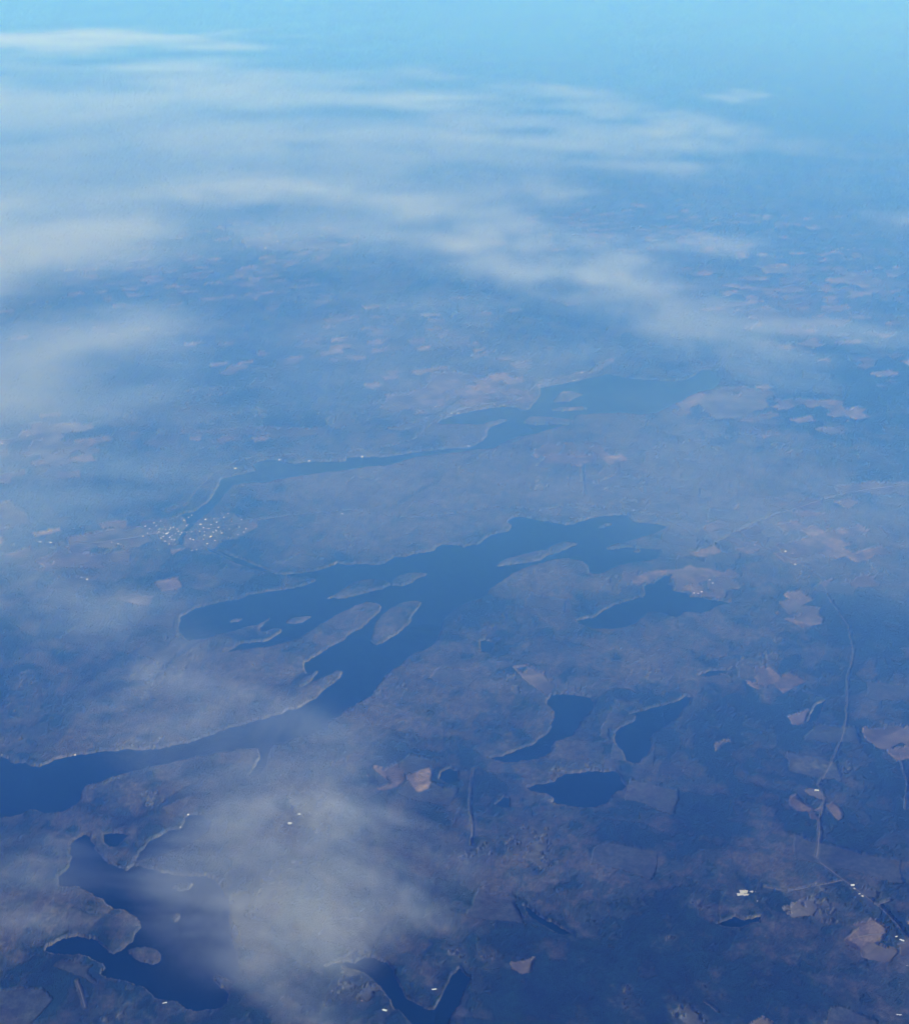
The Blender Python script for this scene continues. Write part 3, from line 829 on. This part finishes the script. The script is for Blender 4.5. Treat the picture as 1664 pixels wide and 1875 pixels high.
CLUSTERS = [
    ('white waterside house near the head of the long lake', 'house', [(1043, 692), (1050, 697), (1065, 682), (1090, 671), (1097, 664), (1057, 695)]),
    ('white cottage on the far shore of the long lake', 'house', [(797, 745), (846, 743), (922, 742), (905, 740), (838, 757), (780, 766), (768, 769), (790, 762), (826, 757)]),
    ('lone bright house on a point of the long lake', 'house', [(858, 817)]),
    ('tiny white cottage on an islet of the long lake', 'house', [(966, 771)]),
    ('bright farmhouse in the shore field west end of the long lake', 'house', [(431, 858)]),
    ('small cottage on the middle north shore of the long lake', 'house', [(663, 836), (512, 842), (566, 844)]),
    ('lone bright house in woods between the two largest lakes', 'house', [(627, 942)]),
    ('farm building on the pale field left of the town', 'house', [(217, 996), (221, 998), (205, 993)]),
    ('bright barn by the left end of the town road', 'barn', [(74, 993)]),
    ('white farmhouse next to the bright barn left of the town', 'house', [(93, 994)]),
    ('farmhouse in the dull field south of the town', 'house', [(150, 1058), (160, 1061)]),
    ('white farm building under the cloud at the left border', 'house', [(5, 812), (51, 798), (192, 812)]),
    ('white house on the bank just north of the town', 'house', [(367, 908), (372, 910), (383, 906), (347, 922)]),
    ('lone white farm in the far upper right', 'house', [(1230, 527)]),
    ('white building of the far town near the right border', 'house', [(1500, 452), (1512, 455), (1521, 453), (1533, 457), (1541, 455), (1552, 458), (1563, 455), (1575, 457), (1488, 449)]),
    ('largest bright building of the far upper right', 'building', [(1620, 456)]),
    ('white farm building northeast of the notched lake', 'house', [(1437, 1010), (1450, 1013), (1399, 1023), (1447, 1031), (1455, 1034), (1400, 1054)]),
    ('white farmhouse in the rounded tan field', 'house', [(1304, 1068), (1299, 1062)]),
    ('cottage on the north shore of the notched lake', 'house', [(1270, 1086), (1278, 1087), (1284, 1084)]),
    ('farm building beside the small pinkish field', 'house', [(1335, 982), (1381, 998), (1373, 994)]),
    ('cottage at the north tip of the large lake', 'house', [(1123, 938), (1130, 936), (1137, 937), (1144, 940)]),
    ('white house in woods below the tan clearing', 'house', [(1560, 1226), (1566, 1231)]),
    ('lone bright building by the forest road at right', 'building', [(1494, 1448)]),
    ('small house along the lower right road', 'house', [(1560, 1621), (1563, 1628), (1572, 1638), (1578, 1642)]),
    ('white house at the last bend of the lower right road', 'house', [(1640, 1716), (1650, 1723)]),
    ('lone white house at the right border below the road bend', 'house', [(1660, 1769)]),
    ('bright house in the bottom right corner', 'house', [(1645, 1860)]),
    ('bright cottage above the bay at lower left', 'house', [(328, 1494), (345, 1492), (390, 1490), (395, 1491), (403, 1490), (330, 1515)]),
    ('white house under the lower cloud at centre left', 'house', [(510, 1512), (531, 1508), (498, 1491), (506, 1486), (548, 1492)]),
    ('bright house on the peninsula of the lower left lake', 'house', [(200, 1717)]),
    ('small house on the neck of land at the lower left lake', 'house', [(233, 1589)]),
    ('small white house on the spit at the east end of the lower left lake', 'house', [(427, 1809)]),
    ('small white house on the south shore of the lower left lake', 'house', [(302, 1838)]),
    ('bright house west of the forked lake', 'house', [(704, 1851)]),
    ('pinkish roofed house west of the forked lake', 'house', [(663, 1834)]),
    ('long bright building between the arms of the forked lake', 'building', [(795, 1813)]),
    ('tiny white house seen through the lower cloud', 'house', [(668, 1632), (763, 1578), (757, 1547)]),
    ('white cottage on the lake shore at the left border', 'house', [(3, 1366), (5, 1383)]),
    ('lone white cottage on the north shore of the lower lake arm', 'house', [(138, 1382)]),
    ('far white building of the upper left town', 'house', [(300, 343), (310, 346), (305, 340), (320, 354), (330, 361), (326, 321), (341, 317), (356, 316), (296, 338)]),
    ('far white building beside the pale highway', 'house', [(478, 418), (485, 417), (590, 432), (597, 433), (508, 442), (486, 455)]),
    ('white cottage in woods above the large lake', 'house', [(940, 932), (835, 963)]),
]
for lab, cat, pts in CLUSTERS:
    for i, (u_, v_) in enumerate(pts):
        k = hr_.choice([0, 1, 3, 0, 2])
        s = hr_.uniform(0.6, 0.85)
        if v_ < 600:
            k, s = 5, 1.0
        elif v_ < 900:
            s *= 1.2
        if 'pinkish' in lab:
            k = 4
        if len(pts) == 1 and 'bright' in lab:
            k, s = 3, 0.9
        o = place(k, u_, v_, hr_.uniform(-0.5, 0.5), s, 'barn' if cat == 'barn' else 'house')
        rank = sorted(pts).index((u_, v_))
        nth = ['first', 'second', 'third', 'fourth', 'fifth', 'sixth', 'seventh', 'eighth', 'ninth'][rank]
        tag(o, lab if len(pts) == 1 else lab + ', %s from the left' % nth, cat, lab.replace('white ', '') + ' group' if len(pts) > 1 else None)

HALLS = [('flat white hall at the top left of the bright cluster in the lower right woods', 1361, 1634, 1.5), ('white hall at the top right of the bright cluster in the lower right woods', 1375, 1635, 1.45),
         ('long white hall at the left end of the bright cluster in the lower right woods', 1355, 1639, 1.3), ('middle white hall of the bright cluster in the lower right woods', 1368, 1640, 1.4),
         ('small white shed just below the bright cluster of halls', 1384, 1651, 0.8)]
def split_mesh(me, slot, name):
    src = [(tuple(pl.vertices)) for pl in me.polygons if pl.material_index == slot]
    used = sorted({i for f_ in src for i in f_})
    remap = {i: j for j, i in enumerate(used)}
    out_ = bpy.data.meshes.new(name)
    out_.from_pydata([tuple(me.vertices[i].co) for i in used], [], [tuple(remap[i] for i in f_) for f_ in src])
    out_.materials.append(me.materials[slot])
    return out_


hall_wall, hall_roof = split_mesh(KINDS[6], 0, 'wall'), split_mesh(KINDS[6], 1, 'roof')
for lab, u_, v_, sc in HALLS:
    tmp = place(6, u_, v_, hr_.uniform(-0.2, 0.2), sc, 'hall')
    root = bpy.data.objects.new('hall', None)
    scene.collection.objects.link(root)
    root.location, root.rotation_euler, root.scale = tmp.location, tmp.rotation_euler, tmp.scale
    bpy.data.objects.remove(tmp)
    root.name = 'hall'
    for nm_, me_ in (('wall', hall_wall), ('roof', hall_roof)):
        link(nm_, me_).parent = root
    tag(root, lab, 'hall', 'white halls in the lower right woods')

# ------------------------------------------------------------------ clouds: soft volumes drifting below the aircraft


def cloud_material(name, dens, wl, cov, drift=0):
    m, n, l = new_mat(name)
    out = n.new('ShaderNodeOutputMaterial')
    pv = n.new('ShaderNodeVolumePrincipled')
    pv.inputs['Color'].default_value = (0.53, 0.65, 1.0, 1)
    pv.inputs['Absorption Color'].default_value = (1, 1, 1, 1)
    pv.inputs['Anisotropy'].default_value = 0.0
    tc = n.new('ShaderNodeTexCoord')
    geo = n.new('ShaderNodeNewGeometry')
    nz = n.new('ShaderNodeTexNoise')
    nz.inputs['Scale'].default_value = 1 / wl
    nz.inputs['Detail'].default_value = 7
    nz.inputs['Roughness'].default_value = 0.66
    nz.inputs['Distortion'].default_value = 0.9
    mp = n.new('ShaderNodeMapping')
    mp.inputs['Rotation'].default_value = (0, 0, math.radians(-25))
    mp.inputs['Scale'].default_value = (0.8, 1.15, 0.0)
    mp.inputs['Location'].default_value = (drift * 3700.0, drift * 2300.0, 0)
    l.new(geo.outputs['Position'], mp.inputs['Vector'])
    l.new(mp.outputs[0], nz.inputs['Vector'])
    nw = n.new('ShaderNodeTexNoise')
    nw.inputs['Scale'].default_value = 1.0
    nw.inputs['Detail'].default_value = 1.0
    mix0 = n.new('ShaderNodeVectorMath')
    mix0.operation = 'MULTIPLY_ADD'
    mix0.inputs[1].default_value = (1 / 9000, 1 / 9000, 0)
    l.new(geo.outputs['Position'], mix0.inputs[0])
    l.new(tc.outputs['Object'], mix0.inputs[2])
    l.new(mix0.outputs[0], nw.inputs['Vector'])
    sh = n.new('ShaderNodeVectorMath')
    sh.operation = 'MULTIPLY_ADD'
    sh.inputs[1].default_value = (2.2, 2.2, 0.0)
    l.new(nw.outputs['Color'], sh.inputs[0])
    ofs = n.new('ShaderNodeVectorMath')
    ofs.operation = 'SUBTRACT'
    ofs.inputs[1].default_value = (1.1, 1.1, 0.0)
    l.new(tc.outputs['Object'], ofs.inputs[0])
    l.new(ofs.outputs[0], sh.inputs[2])
    ln = n.new('ShaderNodeVectorMath')
    ln.operation = 'LENGTH'
    l.new(sh.outputs[0], ln.inputs[0])
    ln0 = n.new('ShaderNodeVectorMath')
    ln0.operation = 'LENGTH'
    l.new(tc.outputs['Object'], ln0.inputs[0])
    rim = n.new('ShaderNodeMapRange')
    rim.interpolation_type = 'SMOOTHSTEP'
    rim.inputs['From Min'].default_value = 0.98
    rim.inputs['From Max'].default_value = 0.55
    l.new(ln0.outputs['Value'], rim.inputs['Value'])
    fall0 = n.new('ShaderNodeMapRange')
    fall0.interpolation_type = 'SMOOTHSTEP'
    fall0.inputs['From Min'].default_value = 1.0
    fall0.inputs['From Max'].default_value = 0.1
    l.new(ln.outputs['Value'], fall0.inputs['Value'])
    fall = n.new('ShaderNodeMath')
    fall.operation = 'MULTIPLY'
    l.new(fall0.outputs[0], fall.inputs[0])
    l.new(rim.outputs[0], fall.inputs[1])
    # density = fall * max(0, noise - (1 - cov) + 0.35 fall)
    n16 = n.new('ShaderNodeMath')
    n16.operation = 'MULTIPLY'
    n16.inputs[1].default_value = 2.6
    l.new(nz.outputs['Fac'], n16.inputs[0])
    a = n.new('ShaderNodeMath')
    a.operation = 'MULTIPLY_ADD'
    a.inputs[1].default_value = 0.5
    l.new(fall.outputs[0], a.inputs[0])
    l.new(n16.outputs[0], a.inputs[2])
    b = n.new('ShaderNodeMapRange')
    b.interpolation_type = 'SMOOTHSTEP'
    b.inputs['From Min'].default_value = 1.85 - cov
    b.inputs['From Max'].default_value = 2.85 - cov
    l.new(a.outputs[0], b.inputs['Value'])
    c = n.new('ShaderNodeMath')
    c.operation = 'MULTIPLY'
    l.new(b.outputs[0], c.inputs[0])
    l.new(fall.outputs[0], c.inputs[1])
    d = n.new('ShaderNodeMath')
    d.operation = 'MULTIPLY'
    d.inputs[1].default_value = dens
    l.new(c.outputs[0], d.inputs[0])
    l.new(d.outputs[0], pv.inputs['Density'])
    l.new(pv.outputs[0], out.inputs['Volume'])
    return m


SEED_L, SEED_E, SEED_B = 5, 3, 5
CM = {
    'veil': cloud_material('thin cloud veil', 6.0e-4, 2400, 0.90),
    'wisp': cloud_material('wispy cloud', 3.6e-3, 1500, 0.66, SEED_L),
    'mid': cloud_material('soft cloud', 1.7e-3, 1700, 0.92),
    'low': cloud_material('lower cloud', 7.6e-3, 1500, 0.80, SEED_L),
    'band': cloud_material('cloud band', 1.0e-3, 1500, 0.72, SEED_B),
    'edge': cloud_material('left cloud bank', 1.3e-3, 1700, 1.12, SEED_E),
    'far': cloud_material('distant cloud', 3.8e-4, 2400, 1.05),
    'flock': cloud_material('broken distant cloud', 6.5e-4, 2000, 0.68, SEED_B),
    'puff': cloud_material('small distant cloud', 5.0e-4, 2000, 0.84),
}
THICK = {'veil': 70, 'wisp': 50, 'mid': 85, 'low': 60, 'band': 130, 'edge': 150, 'far': 170, 'flock': 140, 'puff': 140}


def cloud(label, kind, u1, v1, u2, v2, minor, z=2300.0):
    thick = THICK[kind]
    a = np.array(ground(u1, v1, z))
    b = np.array(ground(u2, v2, z))
    c = (a + b) / 2
    mu, mv = (u1 + u2) / 2, (v1 + v2) / 2
    d = b - a
    L = np.linalg.norm(d) / 2
    t = d / (2 * L)
    nrm = np.array([-t[1], t[0]])
    ws = [abs(np.dot(np.array(ground(mu + du, mv + dv, z)) - c, nrm)) for du, dv in ((minor, 0), (0, minor))]
    w = max(ws)
    # a dome-shaped body with a flattened base and an uneven outline
    nlat, nlon = 10, 24
    v = [(0, 0, 1.0)]
    r = random.Random(int(u1 * 7 + v1))
    ph = [r.uniform(0, 6.28) for _ in range(3)]
    for i in range(1, nlat):
        la = math.pi * i / nlat
        for j in range(nlon):
            lo = 2 * math.pi * j / nlon
            k = 1 + 0.05 * math.sin(3 * lo + ph[0]) + 0.04 * math.sin(5 * lo + ph[1])
            v.append((math.sin(la) * math.cos(lo) * k, math.sin(la) * math.sin(lo) * k, max(-0.7, math.cos(la))))
    v.append((0, 0, -0.7))
    f = [(0, 1 + j, 1 + (j + 1) % nlon) for j in range(nlon)]
    for i in range(nlat - 2):
        for j in range(nlon):
            p0 = 1 + i * nlon
            f.append((p0 + j, p0 + nlon + j, p0 + nlon + (j + 1) % nlon, p0 + (j + 1) % nlon))
    p0 = 1 + (nlat - 2) * nlon
    f += [(p0 + j, len(v) - 1, p0 + (j + 1) % nlon) for j in range(nlon)]
    me = bpy.data.meshes.new('cloud')
    me.from_pydata(v, [], f)
    me.materials.append(CM[kind])
    o = link('cloud', me)
    o.location = (c[0], c[1], z)
    o.rotation_euler = (0, 0, math.atan2(t[1], t[0]))
    o.scale = (L * 1.5, w * 1.6, thick * 1.3)
    tag(o, label, 'cloud', 'thin clouds drifting over the lakes')
    return o


CLOUDS = [
    ('bright ragged lower cloud, left of bottom centre', 'low', 280, 1590, 870, 1610, 190),
    ('lower tail of the bright lower cloud, reaching the bottom edge', 'wisp', 420, 1690, 650, 1890, 120),
    ('pale wisps over the lake and land at the lower left', 'wisp', -220, 1580, 230, 1640, 110),
    ('thin wisps strung across the lower arm of the large lake', 'wisp', 100, 1220, 820, 1480, 130),
    ('small bright puff at the west end of the large lake', 'wisp', -120, 1090, 420, 1150, 120),
    ('bright cloud at the left edge, upper middle', 'edge', -380, 440, 240, 490, 240),
    ('bright lower end of the cloud bank at the left edge', 'edge', -340, 660, 230, 740, 240),
    ('pale cloud at the left edge above the fields and town', 'mid', -340, 830, 400, 900, 220),
    ('long cloud strip highest in the upper left', 'far', -240, 72, 520, 76, 26),
    ('large pale cloud in the upper left corner', 'far', -420, 160, 900, 200, 120),
    ('broad pale cloud sheet across the upper left', 'far', -220, 310, 1060, 320, 140),
    ('wide upper half of the centre diagonal cloud', 'band', 430, 310, 1240, 510, 150),
    ('bright lower half of the centre diagonal cloud', 'band', 860, 390, 1480, 690, 130),
    ('broad thin veil below the centre diagonal', 'veil', 100, 640, 1300, 740, 230),
    ('broad thin veil over the ridges and woods of the middle right', 'veil', 940, 900, 1900, 970, 190),
    ('broken flock of small clouds right of the upper centre', 'flock', 820, 150, 1640, 360, 130),
    ('lone small cloud farthest to the upper right', 'puff', 1250, 172, 1410, 182, 13),
    ('small flat cloud above the far right town', 'puff', 1200, 430, 1440, 460, 24),
    ('faint cloud at the right edge beside the far fields', 'puff', 1340, 590, 1700, 615, 32),
    ('faint streak cloud on the right edge near the far town', 'puff', 1560, 392, 1800, 402, 20),
]
for c in CLOUDS:
    cloud(*c)

# ------------------------------------------------------------------ haze
m, n, l = new_mat('blue air haze')
out = n.new('ShaderNodeOutputMaterial')
pv = n.new('ShaderNodeVolumePrincipled')
pv.inputs['Color'].default_value = (0.048, 0.195, 1.0, 1)
pv.inputs['Absorption Color'].default_value = (1, 1, 1, 1)
pv.inputs['Density'].default_value = 2.25e-5
pv.inputs['Anisotropy'].default_value = 0.0
l.new(pv.outputs[0], out.inputs['Volume'])
S = 305000.0
zb, zt = -60.0, CAM_H + 150.0
hv = [(x, y, z) for z in (zb, zt) for x, y in ((-S, -S), (S, -S), (S, S), (-S, S))]
hf = [(3, 2, 1, 0), (4, 5, 6, 7), (0, 1, 5, 4), (1, 2, 6, 5), (2, 3, 7, 6), (3, 0, 4, 7)]
me = bpy.data.meshes.new('haze')
me.from_pydata(hv, [], hf)
me.materials.append(m)
tag(link('haze', me), 'blue haze filling the air down to the land', 'haze', kind='stuff')

# ------------------------------------------------------------------ added haze: second volume put in so the distance turns bluer than the foreground
m, n, l = new_mat('low blue mist')
out = n.new('ShaderNodeOutputMaterial')
pv = n.new('ShaderNodeVolumePrincipled')
pv.inputs['Color'].default_value = (0.072, 0.265, 1.0, 1)
pv.inputs['Absorption Color'].default_value = (1, 1, 1, 1)
pv.inputs['Density'].default_value = 2.3e-4
l.new(pv.outputs[0], out.inputs['Volume'])
MX, MZ = 280000.0, 1400.0
mv = [(-MX, 7200, -50), (MX, 7200, -50), (MX, 165000, -50), (-MX, 165000, -50),
      (-MX, 11500, MZ), (MX, 11500, MZ), (MX, 165000, 130), (-MX, 165000, 130)]
me = bpy.data.meshes.new('added_haze')
me.from_pydata(mv, [], hf)
me.materials.append(m)
tag(link('added_haze', me), 'second blue haze layer, added over the farther lakes and hills', 'added_haze', kind='stuff')
